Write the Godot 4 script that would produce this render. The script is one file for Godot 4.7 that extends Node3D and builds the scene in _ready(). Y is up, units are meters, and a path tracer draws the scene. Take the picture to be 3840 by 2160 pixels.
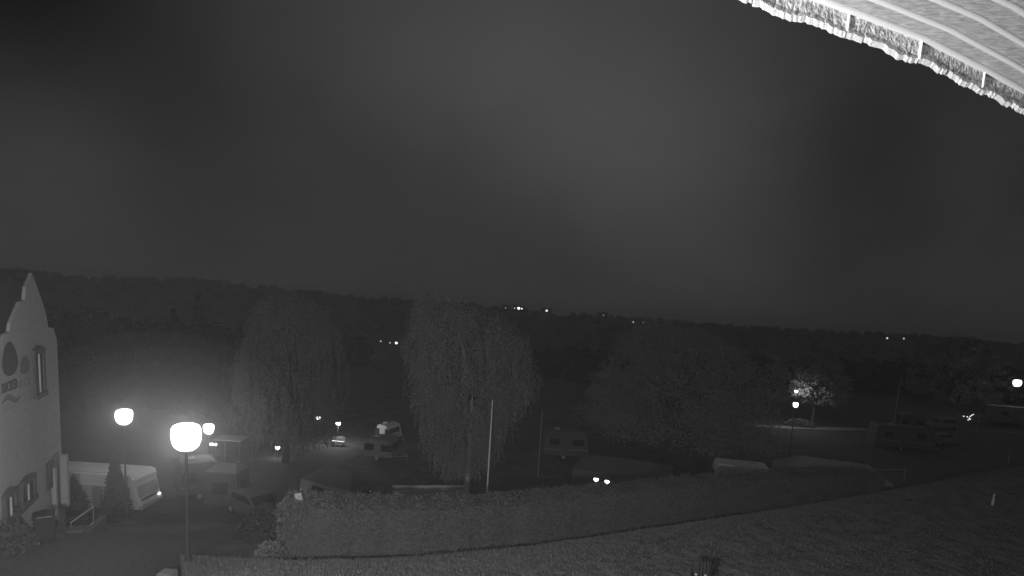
extends Node3D
# A campsite at night seen by an infrared surveillance camera under a roof edge. The photograph is monochrome
# near-infrared, so every base colour is a grey; leaves and grass reflect more in that band than to the eye.

const EYE := Vector3(0, 8.1, 0)
var M := {}
var rng := RandomNumberGenerator.new()
var used := {}
var rough_noise: FastNoiseLite


# ---------------------------------------------------------------- mesh builder
class MB:
	var v := PackedVector3Array()
	var n := PackedVector3Array()

	func tri(a: Vector3, b: Vector3, c: Vector3, k: Vector3) -> void:
		if (b - a).cross(c - a).dot(k) > 0.0:
			v.append_array([a, c, b])
		else:
			v.append_array([a, b, c])
		n.append_array([k, k, k])

	func tri3(a: Vector3, b: Vector3, c: Vector3, ka: Vector3, kb: Vector3, kc: Vector3) -> void:
		if (b - a).cross(c - a).dot(ka + kb + kc) > 0.0:
			v.append_array([a, c, b])
			n.append_array([ka, kc, kb])
		else:
			v.append_array([a, b, c])
			n.append_array([ka, kb, kc])

	func quad(a: Vector3, b: Vector3, c: Vector3, d: Vector3, k: Vector3) -> void:
		tri(a, b, c, k)
		tri(a, c, d, k)

	func face(a: Vector3, b: Vector3, c: Vector3, d: Vector3, out: Vector3) -> void:
		var k := (c - a).cross(d - b).normalized()
		if k.dot(out) < 0.0:
			k = -k
		quad(a, b, c, d, k)

	func box(c: Vector3, s: Vector3, b := Basis()) -> MB:
		var h := s * 0.5
		for ax in 3:
			for sg in [-1.0, 1.0]:
				var u := Vector3.ZERO
				var w := Vector3.ZERO
				var k := Vector3.ZERO
				k[ax] = sg
				u[(ax + 1) % 3] = h[(ax + 1) % 3]
				w[(ax + 2) % 3] = h[(ax + 2) % 3]
				var m := k * h[ax]
				quad(c + b * (m - u - w), c + b * (m + u - w), c + b * (m + u + w), c + b * (m - u + w), (b * k).normalized())
		return self

	func tube(p: Array, r: Array, seg := 8, cap := true) -> MB:
		var rings := []
		var norms := []
		var last := Vector3.ZERO
		for i in p.size():
			var d: Vector3 = (p[mini(i + 1, p.size() - 1)] - p[maxi(i - 1, 0)]).normalized()
			var side := d.cross(Vector3.UP if absf(d.y) < 0.9 else Vector3.RIGHT).normalized()
			if last != Vector3.ZERO:
				side = (last - d * last.dot(d)).normalized()
			last = side
			var up := side.cross(d).normalized()
			var ring := []
			var nn := []
			for s in seg:
				var a := TAU * s / seg
				var k := side * cos(a) + up * sin(a)
				ring.append(p[i] + k * r[i])
				nn.append(k)
			rings.append(ring)
			norms.append(nn)
		for i in p.size() - 1:
			for s in seg:
				var t := (s + 1) % seg
				tri3(rings[i][s], rings[i][t], rings[i + 1][t], norms[i][s], norms[i][t], norms[i + 1][t])
				tri3(rings[i][s], rings[i + 1][t], rings[i + 1][s], norms[i][s], norms[i + 1][t], norms[i + 1][s])
		if cap:
			var e := p.size() - 1
			for s in seg:
				var t := (s + 1) % seg
				tri(p[0], rings[0][s], rings[0][t], (p[0] - p[1]).normalized())
				tri(p[e], rings[e][s], rings[e][t], (p[e] - p[e - 1]).normalized())
		return self

	func lathe(prof: Array, seg := 20, c := Vector3.ZERO) -> MB:
		for i in prof.size() - 1:
			var a: Vector2 = prof[i]
			var b: Vector2 = prof[i + 1]
			var d := (b - a).normalized()
			for s in seg:
				var t0 := TAU * s / seg
				var t1 := TAU * (s + 1) / seg
				var e0 := Vector3(cos(t0), 0, sin(t0))
				var e1 := Vector3(cos(t1), 0, sin(t1))
				var k0 := (e0 * d.y - Vector3.UP * d.x).normalized()
				var k1 := (e1 * d.y - Vector3.UP * d.x).normalized()
				var A0 := c + e0 * a.x + Vector3.UP * a.y
				var A1 := c + e1 * a.x + Vector3.UP * a.y
				var B0 := c + e0 * b.x + Vector3.UP * b.y
				var B1 := c + e1 * b.x + Vector3.UP * b.y
				if a.x > 0.0:
					tri3(A0, A1, B1, k0, k1, k1)
				if b.x > 0.0:
					tri3(A0, B1, B0, k0, k1, k0)
		return self

	# a polygon in x and y, drawn out along z, its rims chamfered
	func prism(poly: PackedVector2Array, z0: float, z1: float, bev := 0.0) -> MB:
		var idx := Geometry2D.triangulate_polygon(poly)
		var area := 0.0
		var c := Vector2.ZERO
		for i in poly.size():
			var q := poly[(i + 1) % poly.size()]
			area += poly[i].cross(q)
			c += poly[i]
		c /= poly.size()
		var small := PackedVector2Array()
		for q in poly:
			small.append(q + (c - q).normalized() * bev)
		for k in [[z0, -1.0], [z1, 1.0]]:
			for i in range(0, idx.size(), 3):
				var a := small[idx[i]]
				var b := small[idx[i + 1]]
				var e := small[idx[i + 2]]
				tri(Vector3(a.x, a.y, k[0]), Vector3(b.x, b.y, k[0]), Vector3(e.x, e.y, k[0]), Vector3(0, 0, k[1]))
		for i in poly.size():
			var j := (i + 1) % poly.size()
			var a := poly[i]
			var b := poly[j]
			var o := Vector2(b.y - a.y, a.x - b.x).normalized() * (1.0 if area > 0.0 else -1.0)
			var k := Vector3(o.x, o.y, 0)
			quad(Vector3(a.x, a.y, z0 + bev), Vector3(b.x, b.y, z0 + bev), Vector3(b.x, b.y, z1 - bev), Vector3(a.x, a.y, z1 - bev), k)
			if bev > 0.0:
				for w in [[z0, z0 + bev, -1.0], [z1, z1 - bev, 1.0]]:
					quad(Vector3(small[i].x, small[i].y, w[0]), Vector3(small[j].x, small[j].y, w[0]), Vector3(b.x, b.y, w[1]), Vector3(a.x, a.y, w[1]), (k + Vector3(0, 0, w[2])).normalized())
		return self

	# one leaf: a small folded diamond
	func leaf(p: Vector3, a: Vector3, b: Vector3) -> void:
		var k := a.cross(b).normalized()
		v.append_array([p - a, p + b, p + a, p - a, p + a, p - b])
		n.append_array([k, k, k, k, k, k])

	func mesh() -> ArrayMesh:
		var arr := []
		arr.resize(Mesh.ARRAY_MAX)
		arr[Mesh.ARRAY_VERTEX] = v
		arr[Mesh.ARRAY_NORMAL] = n
		var m := ArrayMesh.new()
		m.add_surface_from_arrays(Mesh.PRIMITIVE_TRIANGLES, arr)
		return m


# ---------------------------------------------------------------- naming and grouping
func numbered(called: String) -> String:
	if not used.has(called):
		used[called] = 0
		return called
	used[called] += 1
	return "%s_%03d" % [called, used[called]]


func thing(called: String, label: String, category: String, at := Vector3.ZERO, turn := 0.0, group := "") -> Node3D:
	var o := Node3D.new()
	o.name = numbered(called)
	add_child(o)
	o.position = at
	o.rotation.y = turn
	o.set_meta("label", label)
	o.set_meta("category", category)
	if group:
		o.set_meta("group", group)
	return o


func part(called: String, b: MB, m: Material, parent: Node3D, label := "") -> MeshInstance3D:
	var o := MeshInstance3D.new()
	o.name = called
	o.mesh = b.mesh()
	o.material_override = m
	parent.add_child(o, true)
	if label:
		o.set_meta("label", label)
	return o


func setting(called: String, b: MB, m: Material, kind := "structure") -> MeshInstance3D:
	var o := MeshInstance3D.new()
	o.name = called
	o.mesh = b.mesh()
	o.material_override = m
	add_child(o)
	o.set_meta("kind", kind)
	return o


# ---------------------------------------------------------------- materials
func grey(v: float) -> Color:
	return Color(v, v, v).linear_to_srgb()


func mat(v: float, rough := 0.8, spread := 0.0, scale := 1.0, freq := 0.02, relief := 0.0) -> StandardMaterial3D:
	var m := StandardMaterial3D.new()
	m.roughness = rough
	m.albedo_color = grey(v)
	if spread > 0.0:
		m.albedo_color = Color.WHITE
		m.albedo_texture = noise_map(v * (1.0 - spread), v * (1.0 + spread), freq)
		m.uv1_triplanar = true
		m.uv1_world_triplanar = true
		m.uv1_scale = Vector3.ONE * scale
	if relief > 0.0:
		m.normal_enabled = true
		m.normal_scale = relief
		m.normal_texture = bump_map(freq * 2.0)
	return m


func noise_map(lo: float, hi: float, freq: float) -> NoiseTexture2D:
	var f := FastNoiseLite.new()
	f.seed = int(freq * 1000.0) + 3
	f.frequency = freq
	f.fractal_octaves = 5
	f.fractal_gain = 0.6
	var t := NoiseTexture2D.new()
	t.width = 512
	t.height = 512
	t.seamless = true
	t.noise = f
	var g := Gradient.new()
	g.set_color(0, grey(lo))
	g.set_color(1, grey(hi))
	t.color_ramp = g
	return t


func bump_map(freq: float) -> NoiseTexture2D:
	var f := FastNoiseLite.new()
	f.seed = 11
	f.frequency = freq
	f.fractal_octaves = 5
	var t := NoiseTexture2D.new()
	t.width = 512
	t.height = 512
	t.seamless = true
	t.noise = f
	t.as_normal_map = true
	t.bump_strength = 6.0
	return t


func glow(strength: float, alpha := 1.0) -> StandardMaterial3D:
	var m := StandardMaterial3D.new()
	m.albedo_color = Color(0.9, 0.9, 0.9, alpha)
	m.emission_enabled = true
	m.emission = Color.WHITE
	m.emission_energy_multiplier = strength
	m.roughness = 0.6
	if alpha < 1.0:
		m.transparency = BaseMaterial3D.TRANSPARENCY_ALPHA
	return m


func glass(v := 0.03) -> StandardMaterial3D:
	var m := StandardMaterial3D.new()
	m.albedo_color = grey(v)
	m.roughness = 0.25
	m.metallic_specular = 0.35
	return m


func materials() -> void:
	M.soil = mat(0.07, 0.95, 0.45, 0.06, 0.01, 0.6)
	M.lawn = mat(LAWN, 0.95, 0.5, 0.13, 0.012, 1.0)
	M.asphalt = mat(0.06, 0.9, 0.3, 0.5, 0.02, 0.5)
	M.grass = mat(LAWN * 1.15, 0.9)
	M.hill = mat(0.04, 1.0, 0.4, 0.01, 0.02)
	M.wood_far = mat(0.04, 1.0)
	M.far_wall = mat(0.12, 0.9)
	M.plaster = mat(0.46, 0.9, 0.14, 0.4, 0.012, 0.15)
	M.plinth = mat(0.25, 0.9, 0.2, 0.6, 0.02, 0.4)
	M.slate = mat(0.06, 0.6, 0.3, 1.0, 0.03)
	M.sandstone = mat(0.13, 0.85, 0.25, 1.0, 0.03, 0.4)
	M.paint_dark = mat(0.1, 0.8)
	M.paint_mid = mat(0.22, 0.8)
	M.paint_wave = mat(0.24, 0.8)
	M.pane = glass(0.03)
	M.pane_blind = mat(0.33, 0.35)
	M.bark = mat(0.1, 0.95, 0.5, 3.0, 0.03, 1.0)
	M.birch_bark = mat(0.45, 0.9, 0.45, 3.0, 0.03, 0.8)
	for k in [["leaf_hedge", 0.115], ["leaf_birch", 0.2], ["leaf_willow", 0.18], ["leaf_oak", 0.25], ["leaf_bush", 0.15], ["needle", 0.07]]:
		var m := mat(k[1], 0.75)
		m.backlight = Color(0.35, 0.35, 0.35)
		M[k[0]] = m
	M.core = mat(0.12, 1.0)
	M.steel = mat(0.3, 0.45)
	M.pole = mat(0.06, 0.5)
	M.old_concrete = mat(0.14, 0.9, 0.25, 0.8, 0.02, 0.4)
	M.white_paint = mat(0.7, 0.55, 0.06, 0.7, 0.02)
	M.cream_paint = mat(0.42, 0.6, 0.12, 0.7, 0.02)
	M.canvas = mat(0.22, 0.9, 0.15, 1.0, 0.02, 0.3)
	M.canvas_pale = mat(0.42, 0.9, 0.15, 1.0, 0.02, 0.3)
	M.canvas_dark = mat(0.1, 0.9, 0.2, 1.0, 0.02, 0.3)
	M.band = mat(0.2, 0.6)
	M.rubber = mat(0.03, 0.9)
	M.dark_paint = mat(0.03, 0.35)
	M.plank = mat(0.42, 0.6, 0.45, 1.0, 0.02, 0.3)
	M.plank.uv1_scale = Vector3(1.2, 6.0, 6.0)
	M.pale_strip = mat(0.8, 0.5)  # paler than the planks to imitate reflections in their grooves; also colours the joints
	M.mortar = mat(0.5, 0.95, 0.5, 1.1, 0.045, 0.8)
	var blotch: Gradient = M.mortar.albedo_texture.color_ramp
	blotch.set_color(0, grey(0.2))
	blotch.set_color(1, grey(0.85))
	blotch.add_point(0.38, grey(0.38))
	blotch.add_point(0.52, grey(0.8))
	M.rough_edge = mat(0.82, 0.95, 0.12, 2.0, 0.06, 1.2)
	M.concrete = mat(0.3, 0.9, 0.2, 0.8, 0.02, 0.4)
	M.timber = mat(0.16, 0.85, 0.3, 1.0, 0.03, 0.4)


# ---------------------------------------------------------------- light, air and camera: tune here
const LAWN := 0.205
const SKY := 0.023
const INFRARED := 155.0
const AIR := 0.00095
const HALO_MIST := 0.0048  # density of the added fog that imitates lamp glare
const LANTERN := 11.0


func stage() -> void:
	var p := deg_to_rad(7.5)
	var r := deg_to_rad(3.7)
	var ahead := Vector3(0, -sin(p), -cos(p))
	var up0 := Vector3(0, cos(p), -sin(p))
	var right := Vector3.RIGHT * cos(r) + up0 * sin(r)
	var up := Vector3.RIGHT * -sin(r) + up0 * cos(r)
	var cam := Camera3D.new()
	cam.name = "camera"
	add_child(cam)
	cam.transform = Transform3D(Basis(right, up, -ahead), EYE)
	cam.projection = Camera3D.PROJECTION_FRUSTUM
	cam.near = 0.1
	cam.far = 4000.0
	cam.size = 2.0 * cam.near * 1080.0 / 2132.0
	cam.frustum_offset = Vector2(0, cam.near * 381.0 / 2132.0)
	cam.current = true

	var e := Environment.new()
	e.background_mode = Environment.BG_SKY
	e.tonemap_mode = Environment.TONE_MAPPER_LINEAR
	e.tonemap_exposure = 1.0
	e.background_energy_multiplier = SKY
	var sk := Sky.new()
	var pm := PanoramaSkyMaterial.new()
	pm.panorama = ImageTexture.create_from_image(night_sky())
	sk.sky_material = pm
	e.sky = sk
	e.fog_enabled = true
	e.fog_density = AIR
	e.fog_light_color = Color(0.9, 0.9, 0.9)
	e.volumetric_fog_enabled = true
	e.volumetric_fog_density = 0.0
	e.sdfgi_enabled = true
	e.ssao_enabled = true
	e.ssil_enabled = true
	var we := WorldEnvironment.new()
	we.name = "world"
	we.environment = e
	add_child(we)

	# what is left of the dusk through the overcast
	var sun := DirectionalLight3D.new()
	sun.name = "dusk"
	sun.light_energy = 0.004
	sun.light_angular_distance = 40.0
	sun.shadow_enabled = true
	add_child(sun)
	sun.rotation = Vector3(deg_to_rad(-50), deg_to_rad(160), 0)

	# the camera's own infrared light, moved off to tune haze and eave brightness
	var il := thing("offset_infrared_lamp", "unseen added housing for the camera infrared light, moved off along the wall", "floodlight", Vector3(-2.0, 6.9, -0.02))
	var spot := SpotLight3D.new()
	spot.name = "infrared_spot"
	spot.light_energy = INFRARED
	spot.light_size = 0.05
	spot.spot_range = 400.0
	spot.spot_attenuation = 2.0
	spot.spot_angle = 88.0
	spot.spot_angle_attenuation = 1.0
	spot.shadow_enabled = true
	il.add_child(spot)
	spot.position = Vector3(0, 0, -0.03)
	spot.look_at_from_position(il.position + spot.position, Vector3(-2.5, 3.0, -20.0))
	var hb := MB.new().lathe([Vector2(0, 0.2), Vector2(0.06, 0.2), Vector2(0.075, 0.1), Vector2(0.075, 0.0)], 20)
	var housing := part("housing", hb, mat(0.5, 0.5), il)
	housing.rotation.x = PI / 2
	var win := part("lamp_window", MB.new().lathe([Vector2(0.07, -0.005), Vector2(0.055, -0.045), Vector2(0.0, -0.05)], 20), glow(0.6), il)
	win.rotation.x = PI / 2
	part("added_bracket", MB.new().box(Vector3(0, 0, 0.27), Vector3(0.05, 0.05, 0.16)), mat(0.5, 0.5), il)


# overcast night sky: even air and soft clouds
func night_sky() -> Image:
	var f := FastNoiseLite.new()
	f.seed = 5
	f.frequency = 1.1
	f.fractal_octaves = 3
	f.domain_warp_enabled = true
	f.domain_warp_amplitude = 0.5
	f.domain_warp_frequency = 0.8
	var clouds := [[4, 17, 13, 9, 0.55], [14, 16, 11, 8, 0.6], [-6, 24, 14, 9, 0.5], [12, 30, 20, 10, 0.4], [-38, 10, 5, 9, 0.18], [-42, 21, 10, 8, -0.7], [-29, 14, 7, 10, -0.2], [30, 15, 8, 11, -0.35], [21, 5, 10, 6, 0.25], [37, 14, 5, 8, 0.12], [-19, 9, 12, 7, -0.1],
		[85, 30, 25, 14, 0.4], [130, 20, 22, 10, -0.25], [-95, 25, 28, 14, 0.45], [175, 35, 30, 15, 0.4], [-140, 22, 20, 12, -0.25], [60, 50, 30, 12, 0.35], [-50, 55, 40, 14, 0.3]]
	var w := 768
	var h := 384
	var im := Image.create(w, h, false, Image.FORMAT_RGBF)
	for y in h:
		var el := 90.0 - 180.0 * (y + 0.5) / h
		var ce := cos(deg_to_rad(el))
		for x in w:
			var az := wrapf((float(x) + 0.5) / w * 360.0, -180.0, 180.0)
			var b := 1.0
			if el > -2.0:
				var d := Vector3(sin(deg_to_rad(az)) * ce, sin(deg_to_rad(el)) * 1.6, -cos(deg_to_rad(az)) * ce)
				b += 0.3 * f.get_noise_3dv(d * 2.0)
				for c in clouds:
					var q: float = pow((wrapf(az - c[0], -180.0, 180.0)) / c[2], 2.0) + pow((el - c[1]) / c[3], 2.0)
					if q < 6.0:
						b += 1.55 * c[4] * exp(-q)
			im.set_pixel(x, y, Color(b, b, b))
	return im


# ---------------------------------------------------------------- the land
const RIM := [[-60.0, 16.7], [-10.0, 16.74], [-6.5, 16.93], [-3.3, 17.6], [1.1, 19.3], [6.6, 22.17], [13.9, 26.0], [22.2, 30.7], [35.9, 38.8], [70.0, 58.0], [400.0, 240.0]]


func along(table: Array, x: float, k := 1) -> float:
	for i in table.size() - 1:
		if x <= table[i + 1][0]:
			var t := clampf((x - table[i][0]) / (table[i + 1][0] - table[i][0]), 0.0, 1.0)
			return lerpf(table[i][k], table[i + 1][k], t)
	return table[-1][k]


func rim(x: float) -> float:
	return along(RIM, x)


func ground_y(x: float, z: float) -> float:
	var q := -z - rim(x)
	var y := -0.5 - 4.2 * smoothstep(0.0, 15.0, q)
	y += 1.6 * smoothstep(40.0, 75.0, x) * smoothstep(55.0, 90.0, -z)
	y -= 12.0 * smoothstep(110.0, 300.0, -z)
	y += rough_noise.get_noise_2d(x * 3.0, z * 3.0) * 0.12 * smoothstep(2.0, 8.0, q)
	return y


# the lawn's left side slants in towards the camera's house
func lawn_x(x: float, z: float) -> float:
	return x + clampf(0.62 * (16.74 + z), 0.0, 4.0) * (1.0 - smoothstep(-9.9, 6.0, x))


func on(x: float, z: float) -> Vector3:
	return Vector3(x, ground_y(x, z), z)


func land() -> void:
	# the ground sheet
	var b := MB.new()
	var nx := 130
	var nz := 130
	var xs := []
	var zs := []
	for i in nx + 1:
		var a := 2.0 * i / nx - 1.0
		xs.append(70.0 * a + 1100.0 * a * a * a * absf(a) * absf(a))
	for i in nz + 1:
		var a := float(i) / nz
		zs.append(25.0 - 110.0 * a - 1200.0 * pow(a, 5.0))
	var pts := []
	for i in nx + 1:
		var col := []
		for j in nz + 1:
			col.append(on(xs[i], zs[j]))
		pts.append(col)
	for i in nx:
		for j in nz:
			b.face(pts[i][j], pts[i + 1][j], pts[i + 1][j + 1], pts[i][j + 1], Vector3.UP)
	setting("ground", b, M.soil)

	# the lawn terrace with its bank
	b = MB.new()
	var ex := []
	for i in 90:
		ex.append(-9.9 + 95.0 * pow(i / 89.0, 1.5))
	for i in ex.size() - 1:
		var rows := 26
		for j in rows:
			var q := []
			for c in [[i, j], [i + 1, j], [i + 1, j + 1], [i, j + 1]]:
				var x: float = ex[c[0]]
				var t: float = float(c[1]) / rows
				var z: float = lerpf(-0.6, -rim(x), t)
				q.append(Vector3(lawn_x(x, z), rough_noise.get_noise_2d(x * 6.0, z * 6.0) * 0.035 * minf(1.0, (1.0 - t) * 10.0), z))
			b.face(q[0], q[1], q[2], q[3], Vector3.UP)
		var za := -rim(ex[i])
		var zb := -rim(ex[i + 1])
		b.face(Vector3(ex[i], 0, za), Vector3(ex[i + 1], 0, zb), Vector3(ex[i + 1], -1.6, zb - 0.5), Vector3(ex[i], -1.6, za - 0.5), Vector3(0, 0, -1))
	for j in 26:
		var z0: float = lerpf(-0.6, -rim(-9.9), j / 26.0)
		var z1: float = lerpf(-0.6, -rim(-9.9), (j + 1) / 26.0)
		b.face(Vector3(lawn_x(-9.9, z0), 0, z0), Vector3(lawn_x(-9.9, z1), 0, z1), Vector3(lawn_x(-9.9, z1) - 0.15, -1.6, z1), Vector3(lawn_x(-9.9, z0) - 0.15, -1.6, z0), Vector3(-1, 0, 0))
	setting("lawn", b, M.lawn)

	# tufts of grass, thickest along the rim
	var tuft := MB.new()
	rng.seed = 41
	for i in 5:
		var a := rng.randf() * TAU
		var lean := Vector3(cos(a), 0, sin(a))
		var side := Vector3(-sin(a), 0, cos(a)) * 0.012
		var foot := lean * 0.03
		tuft.tri(foot - side, foot + side, foot + lean * rng.randf_range(0.01, 0.05) + Vector3.UP * rng.randf_range(0.05, 0.11), (lean + Vector3.UP * 0.7).normalized())
	var mm := MultiMesh.new()
	mm.transform_format = MultiMesh.TRANSFORM_3D
	mm.mesh = tuft.mesh()
	mm.instance_count = 42000
	for i in 42000:
		var x := 0.0
		var z := 0.0
		if i < 14000:
			x = -9.9 + 50.0 * pow(rng.randf(), 1.4)
			z = -rim(x) + rng.randf() * rng.randf() * 1.2
		else:
			x = -9.8 + 45.0 * pow(rng.randf(), 1.3)
			z = -lerpf(11.0, rim(x), sqrt(rng.randf()))
		var s := rng.randf_range(0.6, 1.3)
		mm.set_instance_transform(i, Transform3D(Basis(Vector3.UP, rng.randf() * TAU).scaled(Vector3(s, s * rng.randf_range(0.7, 1.2), s)), Vector3(lawn_x(x, z), -0.015, z)))
	var g := MultiMeshInstance3D.new()
	g.name = "grass"
	g.multimesh = mm
	g.material_override = M.grass
	add_child(g)
	g.set_meta("kind", "stuff")
	g.set_meta("label", "short mown grass covering the lawn in front")
	g.set_meta("category", "grass")

	# the drive that runs down between the white house and the lawn
	b = MB.new()
	var axis := [[-11.6, -6.0, 2.3], [-12.2, -14.0, 2.4], [-13.0, -19.0, 2.6], [-14.2, -24.0, 2.7], [-16.0, -29.0, 3.0], [-17.0, -36.0, 3.0], [-15.5, -44.0, 2.4], [-14.0, -52.0, 1.8], [-12.0, -62.0, 1.6]]
	var prev := []
	for i in 60:
		var t := i / 59.0 * (axis.size() - 1)
		var k := mini(int(t), axis.size() - 2)
		var f := t - k
		var row := []
		for s in 7:
			var x: float = lerpf(axis[k][0], axis[k + 1][0], f) + (s / 3.0 - 1.0) * lerpf(axis[k][2], axis[k + 1][2], f)
			var z: float = lerpf(axis[k][1], axis[k + 1][1], f)
			row.append(on(x, z) + Vector3.UP * 0.035)
		if prev:
			for s in 6:
				b.face(prev[s], prev[s + 1], row[s + 1], row[s], Vector3.UP)
		prev = row
	setting("road", b, M.asphalt)

	# the pale path under the far lamp
	b = MB.new()
	prev = []
	for i in 24:
		var x := 33.0 + i * 0.8
		var row := []
		for s in 3:
			row.append(on(x, -74.8 - i * 0.1 - s * 0.9) + Vector3.UP * 0.03)
		if prev:
			for s in 2:
				b.face(prev[s], prev[s + 1], row[s + 1], row[s], Vector3.UP)
		prev = row
	setting("path", b, M.concrete)

	# the hills across the valley
	var ridge := [[-1500.0, 22.0], [-541.0, 23.4], [-444.0, 19.0], [-346.0, 22.6], [-307.0, 24.6], [-262.0, 20.5], [-207.0, 18.6], [-150.0, 16.7], [-67.0, 16.5], [17.0, 13.6], [129.0, 13.8], [185.0, 11.9], [254.0, 11.4], [324.0, 12.5], [408.0, 13.7], [531.0, 11.9], [1500.0, 14.0]]
	b = MB.new()
	var hp := []
	for i in 121:
		var col := []
		var x := -1400.0 + 2800.0 * i / 120.0
		for j in 15:
			var t := j / 12.0
			var z := -200.0 - 400.0 * t
			var y := lerpf(-18.0, along(ridge, x) - 3.0, smoothstep(0.05, 1.0, t)) - maxf(0.0, t - 1.0) * 60.0
			y += rough_noise.get_noise_2d(x * 0.3, z * 0.3) * 3.0 * (1.0 - absf(t - 0.5))
			col.append(Vector3(x, y, z))
		hp.append(col)
	for i in 120:
		for j in 14:
			b.face(hp[i][j], hp[i + 1][j], hp[i + 1][j + 1], hp[i][j + 1], Vector3.UP)
	setting("hills", b, M.hill)
	# the wood that covers them
	rng.seed = 77
	var crown := MB.new()
	for i in 60:
		var d := Vector3(rng.randfn(), rng.randfn(), rng.randfn()).normalized()
		var a := d.cross(Vector3(rng.randfn(), rng.randfn(), rng.randfn())).normalized() * 0.3
		crown.leaf(d * Vector3(1, 1.1, 1) * rng.randf_range(0.7, 1.0) + Vector3.UP * 1.2, a, d.cross(a).normalized() * 0.3)
	var fm := MultiMesh.new()
	fm.transform_format = MultiMesh.TRANSFORM_3D
	fm.mesh = crown.mesh()
	fm.instance_count = 5000
	for i in range(3600, 5000):
		var z := -115.0 - 110.0 * rng.randf()
		var p := on(rng.randf_range(-1.0, 1.0) * -z * 1.1, z)
		var s := rng.randf_range(1.8, 3.6)
		if p.x / -p.z > -0.27 and p.x / -p.z < -0.18:
			s = 0.6
		fm.set_instance_transform(i, Transform3D(Basis(Vector3.UP, rng.randf() * TAU).scaled(Vector3(s * 1.2, s, s * 1.2)), p - Vector3.UP))
	for i in 3600:
		var u := rng.randf() * 80.0 + 20.0
		var w := (1.0 - pow(rng.randf(), 1.6)) * 11.9
		var p: Vector3 = hp[int(u)][int(w)].lerp(hp[int(u) + 1][int(w)], u - int(u)).lerp(hp[int(u)][int(w) + 1].lerp(hp[int(u) + 1][int(w) + 1], u - int(u)), w - int(w))
		var s := rng.randf_range(1.6, 3.4)
		for c in [[-66, 312], [-74, 319], [-46, 349], [1, 563], [-11, 563], [29, 563], [84, 563], [106, 503], [344, 523]]:
			if absf(p.x * c[1] / -p.z - c[0]) < 11.0 and p.z > -c[1] - 8.0 and p.z < -c[1] + 70.0:
				s = 0.5
		fm.set_instance_transform(i, Transform3D(Basis(Vector3.UP, rng.randf() * TAU).scaled(Vector3(s * 1.2, s, s * 1.2)), p - Vector3.UP * 2.5))
	var wood := MultiMeshInstance3D.new()
	wood.name = "forest"
	wood.multimesh = fm
	wood.material_override = M.wood_far
	add_child(wood)
	wood.set_meta("kind", "stuff")
	wood.set_meta("label", "dark wood covering the far hillside across the valley")
	wood.set_meta("category", "wood")


# ---------------------------------------------------------------- the roof edge overhead
const EAVE := [[-5.0, -0.55], [-1.2, -1.5], [0.2, -1.92], [0.6, -2.07], [1.02, -2.24], [1.17, -2.30], [1.55, -2.46], [1.99, -2.69], [2.30, -2.86], [2.8, -3.16], [4.2, -4.05]]


# the eave's edge in plan, moved inwards by off
func outline_at(off: float) -> Array:
	var out := []
	for i in EAVE.size():
		var a: Array = EAVE[maxi(i - 1, 0)]
		var c: Array = EAVE[mini(i + 1, EAVE.size() - 1)]
		var d := Vector2(c[0] - a[0], c[1] - a[1]).normalized()
		out.append(Vector2(EAVE[i][0], EAVE[i][1]) + Vector2(-d.y, d.x) * off)
	return out


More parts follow.
